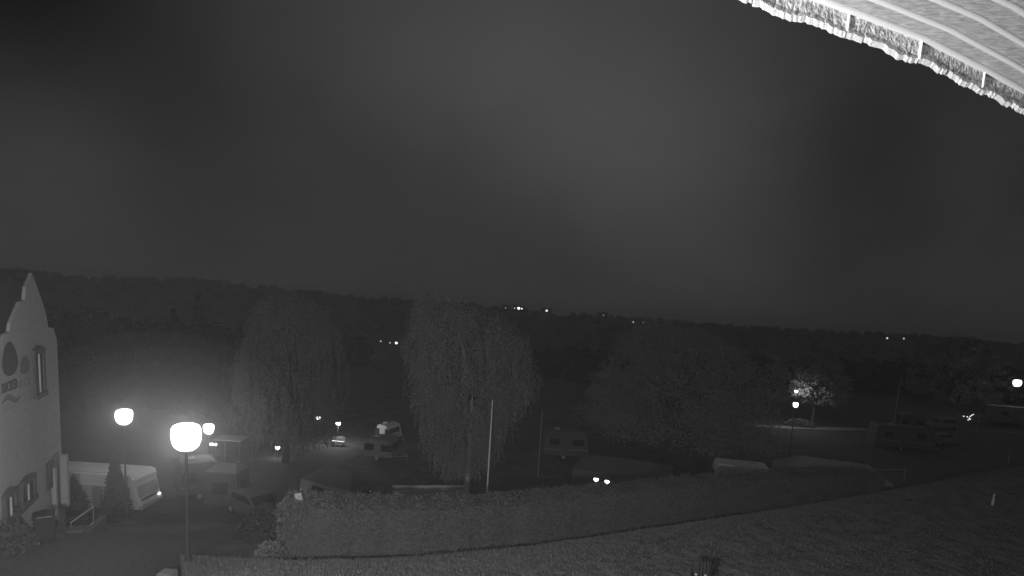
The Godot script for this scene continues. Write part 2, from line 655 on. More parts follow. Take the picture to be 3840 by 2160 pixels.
func roof_edge() -> void:
	var top := EYE.y + 1.2
	var t := thing("roof_eave", "brightly lit underside of a boarded roof eave with a rough mottled fascia", "roof eave", Vector3(0, top, 0))
	var w := 0.1
	for k in 9:
		var inner := outline_at(w * (k + 1) - 0.003)
		var outer := outline_at(w * k + 0.003)
		var b := MB.new()
		for i in inner.size() - 1:
			var q := [outer[i], outer[i + 1], inner[i + 1], inner[i]]
			var lo := []
			var hi := []
			for c in q:
				lo.append(Vector3(c.x, 0.0, c.y))
				hi.append(Vector3(c.x, 0.022, c.y))
			b.face(lo[0], lo[1], lo[2], lo[3], Vector3.DOWN)
			b.face(hi[0], hi[1], hi[2], hi[3], Vector3.UP)
		part("plank", b, M.plank, t)
		var pth := []
		var rad := []
		for c in outline_at(w * k + (0.012 if k == 0 else 0.0)):
			pth.append(Vector3(c.x, -0.002, c.y))
			rad.append(0.011 if k > 0 else 0.014)
		part("pale_strip", MB.new().tube(pth, rad, 8), M.pale_strip, t)  # added strips stand in for bright reflections in the board grooves
	# the rest of the soffit, back to the wall
	var b2 := MB.new()
	var inn := outline_at(w * 9.0)
	for i in inn.size() - 1:
		b2.face(Vector3(inn[i].x, 0.005, inn[i].y), Vector3(inn[i + 1].x, 0.005, inn[i + 1].y), Vector3(inn[i + 1].x, 0.005, 0.4), Vector3(inn[i].x, 0.005, 0.4), Vector3.DOWN)
	part("soffit", b2, M.plank, t)
	# the roof covering above
	b2 = MB.new()
	var out := outline_at(-0.06)
	for i in out.size() - 1:
		var a := [Vector3(out[i].x, 0.05, out[i].y), Vector3(out[i + 1].x, 0.05, out[i + 1].y), Vector3(out[i + 1].x, 2.6, 4.0), Vector3(out[i].x, 2.6, 4.0)]
		b2.face(a[0], a[1], a[2], a[3], Vector3.UP)
	part("covering", b2, M.slate, t)
	# the fascia: rough mortared slabs that hang below the boards, their lower edge broken
	rng.seed = 9
	var cuts := [-4.9, -3.6, -2.4, -1.2, -0.2, 0.3, 0.74, 1.165, 1.55, 1.74, 1.99, 2.36, 2.75, 3.3, 4.1]
	for i in cuts.size() - 1:
		var x0: float = cuts[i] + 0.002
		var x1: float = cuts[i + 1] - 0.002
		var n := maxi(6, int((x1 - x0) / 0.011))
		var face_b := MB.new()
		var lip := MB.new()
		var deep := 0.078 + rng.randf_range(-0.005, 0.005)
		var proud := rng.randf_range(-0.004, 0.004)
		var last := []
		var wander := 0.0
		for s in n + 1:
			var x := lerpf(x0, x1, float(s) / n)
			var z := along(EAVE, x)
			wander = clampf(wander + rng.randf_range(-0.005, 0.005), -0.009, 0.009)
			var y := -deep + wander + rng.randf_range(-0.003, 0.003)
			var o := Vector3(0.35, 0, -0.94)
			var at := Vector3(x, 0, z) + o * proud
			var row := [at + Vector3(0, 0.02, 0), at + Vector3(0, y + 0.014 + rng.randf_range(-0.007, 0.012), 0), at - o * (0.006 + rng.randf() * 0.005) + Vector3(0, y + 0.004, 0), at + o * 0.03 + Vector3(0, y, 0), at + o * 0.03 + Vector3(0, 0.05, 0)]
			if last:
				face_b.face(last[0], row[0], row[1], last[1], -o)
				face_b.face(last[3], row[3], row[4], last[4], o)
				lip.face(last[1], row[1], row[2], last[2], (-o + Vector3.UP * 0.5))
				lip.face(last[2], row[2], row[3], last[3], Vector3.DOWN)
			last = row
		var slab := part("fascia_slab", face_b, M.mortar, t)
		part("broken_edge", lip, M.rough_edge, slab)
		if i in [6, 7, 9]:
			var z := along(EAVE, x1)
			part("joint_strip", MB.new().tube([Vector3(x1, 0.0, z + 0.006), Vector3(x1, -deep + 0.004, z + 0.006)], [0.005, 0.006], 6), M.pale_strip, t)
	# the wall that carries the roof and the camera
	var hw := thing("camera_house", "rendered house wall behind the camera that carries the eave", "house")
	part("wall", MB.new().box(Vector3(0.0, 4.0, 0.55), Vector3(16.0, 10.6, 0.3)), M.plaster, hw)


# ---------------------------------------------------------------- the white house
func wall_with_holes(poly: PackedVector2Array, z0: float, z1: float) -> MB:
	return MB.new().prism(poly, z0, z1)


func ngon(c: Vector2, w: float, h: float, egg: float, n := 28) -> PackedVector2Array:
	var p := PackedVector2Array()
	for i in n:
		var a := TAU * i / n
		var y := sin(a)
		p.append(c + Vector2(cos(a) * w * (1.0 - egg * y), y * h))
	return p


func stone_window(t: Node3D, x0: float, x1: float, y0: float, y1: float, arch: float, fill: Material) -> void:
	var f := part("window", MB.new().box(Vector3((x0 + x1) / 2, (y0 + y1) / 2, 0.015), Vector3(x1 - x0 - 0.2, y1 - y0 - 0.2, 0.03)), fill, t)
	var sw := 0.17
	part("jamb", MB.new().box(Vector3(x0 + sw / 2, (y0 + y1) / 2, 0.05), Vector3(sw, y1 - y0 - 2 * sw, 0.1)), M.sandstone, f)
	part("jamb", MB.new().box(Vector3(x1 - sw / 2, (y0 + y1) / 2, 0.05), Vector3(sw, y1 - y0 - 2 * sw, 0.1)), M.sandstone, f)
	var p := PackedVector2Array([Vector2(x0, y1 - sw), Vector2(x1, y1 - sw)])
	for i in 9:
		var a := i / 8.0
		p.append(Vector2(lerpf(x1, x0, a), y1 + arch * sin(PI * a)))
	part("lintel", MB.new().prism(p, 0.0, 0.11), M.sandstone, f)
	part("sill", MB.new().box(Vector3((x0 + x1) / 2, y0 + sw / 2, 0.07), Vector3(x1 - x0 + 0.08, sw, 0.14)), M.sandstone, f)
	part("mullion", MB.new().box(Vector3(lerpf(x0, x1, 0.55), (y0 + y1) / 2, 0.045), Vector3(0.1, y1 - y0 - 2 * sw - 0.02, 0.05)), M.white_paint, f)
	part("pane", MB.new().box(Vector3(lerpf(x0 + sw, lerpf(x0, x1, 0.55) - 0.05, 0.5), (y0 + y1) / 2, 0.034), Vector3(lerpf(x0, x1, 0.55) - 0.07 - x0 - sw, y1 - y0 - 2 * sw - 0.06, 0.012)), M.pane, f)
	part("pane", MB.new().box(Vector3(lerpf(x1 - sw, lerpf(x0, x1, 0.55) + 0.05, 0.5), (y0 + y1) / 2, 0.034), Vector3(x1 - sw - lerpf(x0, x1, 0.55) - 0.07, y1 - y0 - 2 * sw - 0.06, 0.012)), M.pane, f)


func white_house() -> void:
	var t := thing("white_house", "tall white gabled house with egg emblem and lettering at left edge", "house", Vector3(-19.38, -2.2, -24.0), deg_to_rad(116.41))
	var wall := PackedVector2Array([Vector2(0.0, -0.6), Vector2(0.0, 8.05), Vector2(-0.22, 8.25), Vector2(-0.42, 8.52), Vector2(-1.2, 8.6), Vector2(-1.34, 9.02), Vector2(-1.8, 9.58), Vector2(-2.95, 10.68), Vector2(-3.75, 10.15), Vector2(-3.95, 9.7), Vector2(-4.5, 9.62), Vector2(-5.5, 8.94), Vector2(-5.66, 8.66), Vector2(-6.1, 8.6), Vector2(-6.7, 8.1), Vector2(-7.6, 7.3), Vector2(-7.6, -0.6)])
	part("gable_wall", MB.new().prism(wall, -0.1, 0.0), M.plaster, t)
	part("rear_wall", MB.new().box(Vector3(-0.18, 3.6, -5.35), Vector3(0.35, 8.4, 9.98)), M.plaster, t)
	part("rear_wall", MB.new().box(Vector3(-7.42, 3.3, -5.35), Vector3(0.35, 7.8, 9.98)), M.plaster, t)
	var rf := MB.new()
	rf.prism(PackedVector2Array([Vector2(0.35, 7.75), Vector2(-2.95, 10.3), Vector2(-2.95, 10.12), Vector2(0.3, 7.6)]), -10.4, -0.11)
	rf.prism(PackedVector2Array([Vector2(-7.9, 7.0), Vector2(-2.96, 10.3), Vector2(-2.96, 10.12), Vector2(-7.85, 6.85)]), -10.4, -0.11)
	part("roof", rf, M.slate, t)
	part("plinth", MB.new().box(Vector3(-3.8, 0.1, 0.03), Vector3(7.6, 1.5, 0.06)), M.plinth, t)
	stone_window(t, -3.5, -2.2, 6.0, 7.85, 0.12, M.pane_blind)
	stone_window(t, -5.6, -4.0, 2.35, 3.35, 0.12, M.pane_blind)
	stone_window(t, -7.2, -6.0, 2.4, 3.45, 0.12, M.pane_blind)
	part("shutter", MB.new().box(Vector3(-2.0, 2.65, 0.03), Vector3(0.62, 1.12, 0.06)), M.slate, t)
	# porch corner: recessed dark doorway between two pale posts
	part("door", MB.new().box(Vector3(-1.05, 1.8, 0.02), Vector3(0.7, 3.0, 0.04)), M.slate, t)
	part("post", MB.new().box(Vector3(-0.16, 1.9, 0.12), Vector3(0.32, 2.3, 0.24)), M.plaster, t)
	part("post", MB.new().box(Vector3(-1.55, 1.6, 0.07), Vector3(0.26, 2.5, 0.14)), M.plaster, t)
	# the emblem: two eggs, a wave and the lettering
	part("emblem", MB.new().prism(ngon(Vector2(-5.8, 7.77), 0.72, 0.57, 0.28), 0.0, 0.02), M.paint_dark, t, "large dark egg shape painted on the gable")
	part("emblem", MB.new().prism(ngon(Vector2(-4.36, 7.41), 0.5, 0.34, 0.26), 0.0, 0.02), M.paint_mid, t, "small grey egg shape painted on the gable")
	var wv := PackedVector2Array()
	for i in 17:
		var a := i / 16.0
		wv.append(Vector2(lerpf(-6.72, -5.0, a), 6.42 + 0.12 * sin(a * TAU * 0.95 - 0.1) + 0.11 * sin(PI * clampf(a * 0.9 + 0.05, 0, 1))))
	for i in 17:
		var a := 1.0 - i / 16.0
		wv.append(Vector2(lerpf(-6.72, -5.0, a), 6.42 + 0.12 * sin(a * TAU * 0.95 - 0.1) - 0.11 * sin(PI * clampf(a * 0.9 + 0.05, 0, 1))))
	part("emblem", MB.new().prism(wv, 0.0, 0.02), M.paint_wave, t, "grey wave painted under the lettering")
	var font := SystemFont.new()
	font.font_names = PackedStringArray(["Droid Sans"])
	font.font_weight = 700
	lettering(t, font, "DICKER", -6.66, -5.16, 6.71, 0.33, M.paint_dark)
	font = SystemFont.new()
	font.font_names = PackedStringArray(["Droid Sans"])
	lettering(t, font, "SCHEID", -5.1, -3.9, 6.68, 0.2, M.paint_mid)


func lettering(t: Node3D, font: Font, word: String, x0: float, x1: float, y: float, high: float, m: Material) -> void:
	var widths := []
	var total := 0.0
	var made := []
	for ch in word:
		var tm := TextMesh.new()
		tm.text = ch
		tm.font = font
		tm.font_size = 64
		tm.pixel_size = 0.01
		tm.depth = 0.02
		var bb := tm.get_aabb()
		made.append([tm, bb])
		total += bb.size.x + 0.07
	var k := (x1 - x0) / total
	var x := x0
	for q in made:
		var o := MeshInstance3D.new()
		o.name = "letter"
		o.mesh = q[0]
		o.material_override = m
		t.add_child(o, true)
		var bb: AABB = q[1]
		o.scale = Vector3(k, high / bb.size.y, 1.0)
		o.position = Vector3(x - bb.position.x * k, y - bb.position.y * high / bb.size.y, 0.01)
		x += (bb.size.x + 0.07) * k


# ---------------------------------------------------------------- lamps
func lantern_post(label: String, at: Vector3, head_y: float, size: float, energy: float, bright: float, group := "lamp posts of the campsite") -> void:
	var t := thing("street_lamp", label, "street lamp", at, 0.0, group)
	var h := head_y - at.y
	var neck := h - 0.52 * size
	part("pole", MB.new().tube([Vector3(0, -0.3, 0), Vector3(0, 0.9, 0), Vector3(0, 0.95, 0), Vector3(0, neck, 0)], [0.075, 0.07, 0.05, 0.038], 12), M.pole, t)
	part("base_collar", MB.new().lathe([Vector2(0.13, 0.0), Vector2(0.13, 0.05), Vector2(0.08, 0.09), Vector2(0.07, 0.3)], 16), M.pole, t)
	part("cup", MB.new().lathe([Vector2(0.04, neck - 0.06), Vector2(0.2 * size, neck - 0.02), Vector2(0.27 * size, neck + 0.05 * size), Vector2(0.0, neck + 0.055 * size)], 20), M.steel, t)
	var p := []
	for q in [[0.27, -0.45], [0.33, -0.42], [0.41, -0.33], [0.47, -0.15], [0.5, 0.08], [0.49, 0.28], [0.43, 0.42], [0.3, 0.48], [0.0, 0.5]]:
		p.append(Vector2(q[0] * size, h + q[1] * size))
	part("lamp_globe", MB.new().lathe(p, 28), glow(bright, 0.5), t)
	var bulb := MB.new().lathe([Vector2(0.0, h - 0.12), Vector2(0.08, h - 0.1), Vector2(0.12, h), Vector2(0.08, h + 0.1), Vector2(0.0, h + 0.12)], 16)
	part("bulb", bulb, glow(3.0), t)
	var l := OmniLight3D.new()
	l.name = "light"
	l.light_energy = energy
	l.light_size = 0.1
	l.omni_range = 120.0
	l.omni_attenuation = 2.0
	l.shadow_enabled = true
	t.add_child(l)
	l.position = Vector3(0, h, 0)


func small_lamp(called: String, label: String, at: Vector3, head_y: float, r: float, energy: float, group := "", bright := 4.0) -> void:
	var t := thing(called, label, "lamp", at, 0.0, group)
	var h := head_y - at.y
	part("pole", MB.new().tube([Vector3(0, -0.2, 0), Vector3(0, h - r * 0.8, 0)], [0.03, 0.025], 8), M.steel, t)
	part("lamp_globe", MB.new().lathe([Vector2(0.0, h - r), Vector2(r * 0.7, h - r * 0.7), Vector2(r, h), Vector2(r * 0.75, h + r * 0.6), Vector2(r * 0.3, h + r * 0.72)], 16), glow(bright), t)
	part("cap", MB.new().lathe([Vector2(r * 1.05, h + r * 0.62), Vector2(r * 0.5, h + r * 0.95), Vector2(0, h + r)], 16), M.steel, t)
	if energy > 0.0:
		var l := OmniLight3D.new()
		l.name = "light"
		l.light_energy = energy
		l.light_size = r * 0.5
		l.omni_range = 80.0
		l.omni_attenuation = 2.0
		l.shadow_enabled = true
		t.add_child(l)
		l.position = Vector3(0, h, 0)


func lamps() -> void:
	lantern_post("nearest and largest lit globe lamp, at the corner of the lawn", Vector3(-9.55, 0.0, -16.45), 3.89, 0.8, LANTERN, 2.2)
	lantern_post("lit globe lamp in front of the motorhome beside the tall conifer", on(-20.77, -30.0), 1.32, 0.82, LANTERN * 0.8, 2.2)
	lantern_post("smaller lit globe lamp beyond the largest one, near the tube light", on(-19.98, -37.0), -0.72, 0.66, LANTERN * 0.85, 2.0)
	lantern_post("single lit globe lamp near the right edge above a caravan", on(75.3, -85.0), 2.79, 1.0, LANTERN * 0.5, 2.2)
	lantern_post("lit lantern on a thin pole before the small floodlit tree", on(28.7, -57.0), 0.9, 0.5, LANTERN * 0.12, 1.6)
	small_lamp("path_lamp", "tiny lit lamp above the bright path beside the floodlit tree", on(38.11, -76.0), 0.36, 0.23, 7.0, "small lamps of the campsite")
	small_lamp("path_lamp", "small lit lamp standing over the white bench by the path", on(-15.57, -50.7), -2.7, 0.23, 5.0, "small lamps of the campsite")
	small_lamp("path_lamp", "small lit lamp between the willow and the lamp over the bench", on(-17.85, -52.0), -2.57, 0.2, 0.5, "small lamps of the campsite")
	small_lamp("path_lamp", "small low lit lamp under the hanging willow branches", on(-18.71, -45.0), -3.8, 0.2, 0.6, "small lamps of the campsite")
	small_lamp("garden_lamp", "lit garden lamp just behind the long hedge, higher of the two", on(5.03, -31.0), -0.73, 0.13, 0.5, "pair of garden lamps behind the hedge", 6.0)
	small_lamp("garden_lamp", "lit garden lamp just behind the long hedge, lower of the two", on(5.66, -31.0), -0.83, 0.13, 0.5, "pair of garden lamps behind the hedge", 6.0)
	# the tube light under the little shelter's roof
	var t := thing("tube_light", "short bright tube light under the small shelter roof", "tube light", Vector3(-21.05, -2.45, -39.6))
	part("lamp_tube", MB.new().tube([Vector3(-0.22, 0, 0), Vector3(0.22, 0, 0)], [0.08, 0.08], 12), glow(6.0), t)
	part("holder", MB.new().box(Vector3(0, 0.115, 0), Vector3(0.6, 0.05, 0.12)), M.white_paint, t)
	var l := OmniLight3D.new()
	l.name = "light"
	l.light_energy = 0.5
	l.light_size = 0.08
	l.omni_range = 60.0
	l.shadow_enabled = true
	t.add_child(l)
	# a string of small bulbs at the far right
	rng.seed = 15
	var s := thing("fairy_lights", "cluster of tiny fairy lights hanging beside a far caravan", "fairy lights", Vector3(60.94, -1.53, -75.0))
	for q in [[-0.75, 0.1], [-0.3, 0.05], [0.0, -0.1], [0.1, 0.15], [0.28, 0.3], [0.45, 0.42], [-0.1, -0.35], [0.15, -0.25]]:
		part("bulb", MB.new().lathe([Vector2(0, -0.07), Vector2(0.07, 0), Vector2(0, 0.07)], 8, Vector3(q[0], q[1], 0)), glow(2.0), s)
	part("wire", MB.new().tube([Vector3(-1.4, 0.5, 0), Vector3(-0.75, 0.12, 0), Vector3(0.0, 0.0, 0), Vector3(0.5, 0.45, 0), Vector3(1.3, 0.9, 0)], [0.012, 0.012, 0.012, 0.012, 0.012], 5), M.rubber, s)
	part("stake", MB.new().tube([Vector3(1.3, 0.95, 0), Vector3(1.3, -2.9, 0)], [0.03, 0.03], 6), M.steel, s)
	part("stake", MB.new().tube([Vector3(-1.4, 0.55, 0), Vector3(-1.4, -2.9, 0)], [0.03, 0.03], 6), M.steel, s)


# ---------------------------------------------------------------- vehicles and tents
func rounded(l: float, h: float, y0: float, slope_f: float, slope_b: float, r := 0.28) -> PackedVector2Array:
	var c := [Vector2(-l / 2, y0), Vector2(l / 2, y0), Vector2(l / 2 - slope_f, h), Vector2(-l / 2 + slope_b, h)]
	var p := PackedVector2Array()
	for i in 4:
		var a: Vector2 = c[(i + 3) % 4]
		var b: Vector2 = c[i]
		var e: Vector2 = c[(i + 1) % 4]
		var rr := r if i > 1 else 0.12
		var s := b + (a - b).normalized() * rr
		var g := b + (e - b).normalized() * rr
		for k in 5:
			var f := k / 4.0
			p.append(s.lerp(b, f).lerp(b.lerp(g, f), f))
	return p


func wheel(t: Node3D, at: Vector3, r: float) -> void:
	var w := part("wheel", MB.new().lathe([Vector2(0, -0.1), Vector2(r * 0.9, -0.1), Vector2(r, -0.06), Vector2(r, 0.06), Vector2(r * 0.9, 0.1), Vector2(0, 0.1)], 18), M.rubber, t)
	w.position = at
	w.rotation.x = PI / 2
	part("rim", MB.new().lathe([Vector2(0, 0.107), Vector2(r * 0.5, 0.112), Vector2(r * 0.6, 0.103)], 14), M.steel, w)


func caravan(label: String, at: Vector3, turn: float, l: float, h: float, paint: Material, group := "caravans on the site", flip := 1.0) -> Node3D:
	var t := thing("caravan", label, "caravan", at, turn, group)
	var w := 2.2
	part("body", MB.new().prism(rounded(l, h, 0.42, 0.42, 0.18), -w / 2, w / 2, 0.06), paint, t)
	for side in [-1.0, 1.0]:
		for q in [[-0.28, 0.9], [0.24, 1.05]]:
			part("window", MB.new().box(Vector3(q[0] * l, h * 0.64, side * (w / 2 + 0.008)), Vector3(q[1], 0.55, 0.016)), M.pane, t)
		part("stripe", MB.new().box(Vector3(0, h * 0.38, side * (w / 2 + 0.004)), Vector3(l * 0.96, 0.12, 0.008)), M.band, t)
		wheel(t, Vector3(-0.06 * l, 0.3, side * (w / 2 - 0.16)), 0.3)
	part("door", MB.new().box(Vector3(-0.02 * l, h * 0.55, flip * (w / 2 + 0.01)), Vector3(0.6, h * 0.62, 0.02)), paint, t)
	part("front_window", MB.new().box(Vector3(l / 2 - 0.21, h * 0.64, 0), Vector3(0.02, 0.55, 1.5), Basis(Vector3(0, 0, 1), 0.19)), M.pane, t)
	part("roof_vent", MB.new().box(Vector3(-0.2 * l, h + 0.05, 0), Vector3(0.5, 0.1, 0.5)), M.cream_paint, t)
	part("drawbar", MB.new().tube([Vector3(l / 2 - 0.2, 0.45, 0.6), Vector3(l / 2 + 0.95, 0.45, 0.0)], [0.04, 0.04], 6).tube([Vector3(l / 2 - 0.2, 0.45, -0.6), Vector3(l / 2 + 0.95, 0.45, 0.0)], [0.04, 0.04], 6), M.steel, t)
	part("jockey_wheel", MB.new().tube([Vector3(l / 2 + 0.85, 0.75, 0.06), Vector3(l / 2 + 0.85, 0.02, 0.06)], [0.03, 0.03], 6), M.steel, t)
	return t


func car(label: String, at: Vector3, turn: float, paint: Material, boxy := 0.0) -> Node3D:
	var t := thing("parked_car", label, "car", at, turn, "cars parked on the site")
	var lower := PackedVector2Array([Vector2(-2.0, 0.3), Vector2(2.05, 0.3), Vector2(2.15, 0.5), Vector2(2.05, 0.72), Vector2(1.1, 0.92), Vector2(-1.95, 0.95), Vector2(-2.1, 0.7)])
	part("body", MB.new().prism(lower, -0.86, 0.86, 0.07), paint, t)
	var cab := PackedVector2Array([Vector2(-1.9 - 0.1 * boxy, 0.94), Vector2(1.05, 0.91), Vector2(0.35 + boxy * 0.3, 1.42 + boxy * 0.3), Vector2(-1.2 - boxy * 0.6, 1.46 + boxy * 0.3), Vector2(-1.75 - boxy * 0.2, 1.2)])
	part("cabin", MB.new().prism(cab, -0.76, 0.76, 0.1), paint, t)
	part("windscreen", MB.new().box(Vector3(0.715 + boxy * 0.15, 1.17 + boxy * 0.15, 0), Vector3(0.02, 0.6 + boxy * 0.2, 1.3), Basis(Vector3(0, 0, 1), 0.94 - boxy * 0.15)), M.pane, t)
	for side in [-1.0, 1.0]:
		part("side_window", MB.new().prism(PackedVector2Array([Vector2(-1.5, 1.0), Vector2(0.75, 1.0), Vector2(0.3, 1.35), Vector2(-1.2, 1.36)]), side * 0.765 - 0.006, side * 0.765 + 0.006), M.pane, t)
		part("headlight", MB.new().box(Vector3(2.09, 0.64, side * 0.6), Vector3(0.08, 0.14, 0.32)), M.pane_blind, t)
		for x in [-1.3, 1.3]:
			wheel(t, Vector3(x, 0.31, side * 0.76), 0.31)
	return t


func awning(label: String, at: Vector3, turn: float, l: float, w: float, eave: float, ridge: float, cloth: Material, front: Material) -> Node3D:
	var t := thing("awning_tent", label, "tent", at, turn, "tents and awnings")
	var a := l / 2
	var b := w / 2
	var i := l * 0.22
	var R := [Vector3(-a + i, ridge, 0), Vector3(a - i, ridge, 0)]
	var C := [Vector3(-a, eave, -b), Vector3(a, eave, -b), Vector3(a, eave, b), Vector3(-a, eave, b)]
	var roof := MB.new()
	for q in [[C[3], C[2], R[1], R[0], Vector3(0, 1, 1)], [C[0], C[1], R[1], R[0], Vector3(0, 1, -1)]]:
		sag(roof, q[0], q[1], q[2], q[3], q[4])
	sag(roof, C[1], C[2], R[1], R[1], Vector3(1, 1, 0))
	sag(roof, C[0], C[3], R[0], R[0], Vector3(-1, 1, 0))
	part("roof", roof, cloth, t)
	for q in [[C[3], C[2], Vector3(0, 0, 1)], [C[0], C[1], Vector3(0, 0, -1)], [C[1], C[2], Vector3(1, 0, 0)], [C[0], C[3], Vector3(-1, 0, 0)]]:
		var lo0 := Vector3(q[0].x, -0.1, q[0].z) + Vector3(q[2]) * 0.12
		var lo1 := Vector3(q[1].x, -0.1, q[1].z) + Vector3(q[2]) * 0.12
		var e: Vector3 = Vector3.DOWN * 0.03
		var m := MB.new()
		m.face(q[0] + e, q[1] + e, lo1, lo0, q[2])
		var wp := part("wall_panel", m, front if q[2].z > 0.5 or q[2].x > 0.5 else cloth, t)
		var c0: Vector3 = q[0].lerp(q[1], 0.25).lerp(lo0.lerp(lo1, 0.25), 0.28) + Vector3(q[2]) * 0.02
		var c1: Vector3 = q[0].lerp(q[1], 0.75).lerp(lo0.lerp(lo1, 0.75), 0.28) + Vector3(q[2]) * 0.02
		var d0: Vector3 = q[0].lerp(q[1], 0.25).lerp(lo0.lerp(lo1, 0.25), 0.62) + Vector3(q[2]) * 0.02
		var d1: Vector3 = q[0].lerp(q[1], 0.75).lerp(lo0.lerp(lo1, 0.75), 0.62) + Vector3(q[2]) * 0.02
		var wn := MB.new()
		wn.face(c0, c1, d1, d0, q[2])
		part("window", wn, M.pane, wp)
	for c in C:
		part("tent_pole", MB.new().tube([Vector3(c.x, -0.2, c.z) * 0.985, c * 0.985], [0.02, 0.02], 6), M.steel, t)
	return t


func sag(m: MB, a: Vector3, b: Vector3, c: Vector3, d: Vector3, out: Vector3) -> void:
	var n := 6
	for i in n:
		for j in n:
			var q := []
			for k in [[i, j], [i + 1, j], [i + 1, j + 1], [i, j + 1]]:
				var u := float(k[0]) / n
				var w := float(k[1]) / n
				q.append(a.lerp(b, u).lerp(d.lerp(c, u), w) - Vector3.UP * 0.25 * u * (1 - u) * 4.0 * w * (1 - w))
			m.face(q[0], q[1], q[2], q[3], out)


func motorhome() -> void:
	var t := thing("motorhome", "long pale motorhome behind the two conifers beside the white house", "motorhome", Vector3(-24.6, -4.8, -32.5), deg_to_rad(1))
	var side := PackedVector2Array([Vector2(-3.4, 0.35), Vector2(3.5, 0.35), Vector2(3.56, 0.6), Vector2(3.45, 0.95), Vector2(3.3, 1.7), Vector2(3.3, 2.08), Vector2(3.2, 2.27), Vector2(2.95, 2.36), Vector2(-3.2, 2.38), Vector2(-3.38, 2.2)])
	part("body", MB.new().prism(side, -1.1, 1.1, 0.08), M.white_paint, t)
	part("band", MB.new().box(Vector3(-0.1, 1.28, 1.104), Vector3(6.3, 0.8, 0.008)), M.canvas_pale, t)
	for q in [[-2.2, 0.9, 1.32, 0.5], [-0.7, 1.1, 1.32, 0.52], [2.35, 0.8, 1.34, 0.5]]:
		part("window", MB.new().box(Vector3(q[0], q[2], 1.118), Vector3(q[1], q[3], 0.02)), M.pane, t)
	part("door", MB.new().box(Vector3(1.2, 1.0, 1.12), Vector3(0.58, 1.25, 0.02)), M.canvas, t)
	part("stripe", MB.new().box(Vector3(0.0, 0.8, 1.106), Vector3(6.4, 0.07, 0.012)), M.band, t)
	part("stripe", MB.new().box(Vector3(0.0, 0.66, 1.106), Vector3(6.4, 0.07, 0.012)), M.canvas_dark, t)
	var tilt := Basis(Vector3(0, 0, 1), 0.197)
	part("windscreen", MB.new().box(Vector3(3.39, 1.33, 0), Vector3(0.02, 0.68, 1.75), tilt), M.pane_blind, t)
	part("grille", MB.new().box(Vector3(3.495, 0.83, 0), Vector3(0.02, 0.13, 1.6), tilt), M.canvas_dark, t)
	part("bumper", MB.new().prism(PackedVector2Array([Vector2(3.4, 0.3), Vector2(3.66, 0.34), Vector2(3.66, 0.56), Vector2(3.4, 0.6)]), -1.06, 1.06, 0.03), M.cream_paint, t)
	part("roof_rail", MB.new().tube([Vector3(-3.0, 2.44, 1.0), Vector3(2.6, 2.42, 1.0)], [0.02, 0.02], 6), M.steel, t)
	for x in [-2.0, 2.1]:
		for s in [-0.95, 0.95]:
			wheel(t, Vector3(x, 0.33, s), 0.33)
	part("headlight", MB.new().lathe([Vector2(0.0, -0.08), Vector2(0.08, -0.05), Vector2(0.1, 0.0), Vector2(0.08, 0.05), Vector2(0, 0.08)], 14, Vector3(3.55, 0.74, -0.82)), glow(3.0), t, "glint on the front corner headlight, put in as a glowing part")  # infrared reflection on the headlight, put in as a glowing part


func vehicles() -> void:
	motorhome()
	caravan("short caravan showing just behind the largest globe lamp", on(-19.6, -35.2), deg_to_rad(38), 2.6, 2.45, M.canvas_dark)
	awning("small tent with paler roof between the largest globe lamp and the willow", on(-17.5, -34.6), deg_to_rad(0), 1.9, 1.7, 2.05, 2.45, M.canvas, M.canvas_dark)
	car("dark car parked on the drive between hedge and small tent", on(-14.7, -32.4), deg_to_rad(-35), M.canvas_dark)
	caravan("small white caravan left of the birch, far across the site", on(-11.5, -53.5), deg_to_rad(-22), 1.7, 1.75, M.white_paint)
	caravan("dim grey caravan between the white bench and the birch", on(-10.6, -47.0), deg_to_rad(-8), 2.6, 1.9, M.canvas)
	awning("low ridge tent with pale flaps on the grass left of the birch", on(-11.4, -37.6), deg_to_rad(-28), 4.4, 2.6, 0.9, 1.7, M.canvas_dark, M.canvas)
	caravan("grey caravan right of the white pole, under the broad tree", on(5.2, -51.2), deg_to_rad(4), 4.2, 2.65, M.canvas_dark)
	awning("wide dark awning behind the two garden lamps", on(8.8, -41.6), deg_to_rad(-16), 7.0, 4.6, 2.1, 2.7, M.canvas_dark, M.canvas_dark)
	caravan("pale caravan just behind the hedge with its rounded front to the left", on(17.6, -42.0), deg_to_rad(168), 4.3, 2.75, M.white_paint)
	awning("big grey awning tent behind the far end of the hedge", on(21.4, -36.6), deg_to_rad(-22), 7.0, 4.2, 1.15, 2.15, M.canvas, M.canvas_pale)
	caravan("caravan with pale roof right of the big awning tent", on(46.2, -66.2), deg_to_rad(-6), 6.8, 2.8, M.canvas_dark)
	caravan("caravan at the right edge below the globe lamp", on(73.6, -83.0), deg_to_rad(-4), 6.4, 2.7, M.canvas)
	caravan("distant caravan beside the thin flagpole at right", on(53.5, -76.0), deg_to_rad(3), 4.0, 2.6, M.canvas_dark)
	car("far parked car left of the fairy lights", on(54.0, -70.0), deg_to_rad(12), M.canvas)
	car("far parked estate car behind the fairy lights", on(60.5, -79.0), deg_to_rad(184), M.canvas, 0.7)


# ---------------------------------------------------------------- plants
func rand_dir() -> Vector3:
	return Vector3(rng.randfn(), rng.randfn(), rng.randfn()).normalized()


func put_leaf(b: MB, p: Vector3, s: float, hang := 0.0) -> void:
	var a := rand_dir()
	if hang > 0.0:
		a = (a * (1.0 - hang) + Vector3.DOWN * hang).normalized()
	var k := a.cross(rand_dir()).normalized()
	b.leaf(p, a * s, k * s * rng.randf_range(0.4, 0.65))


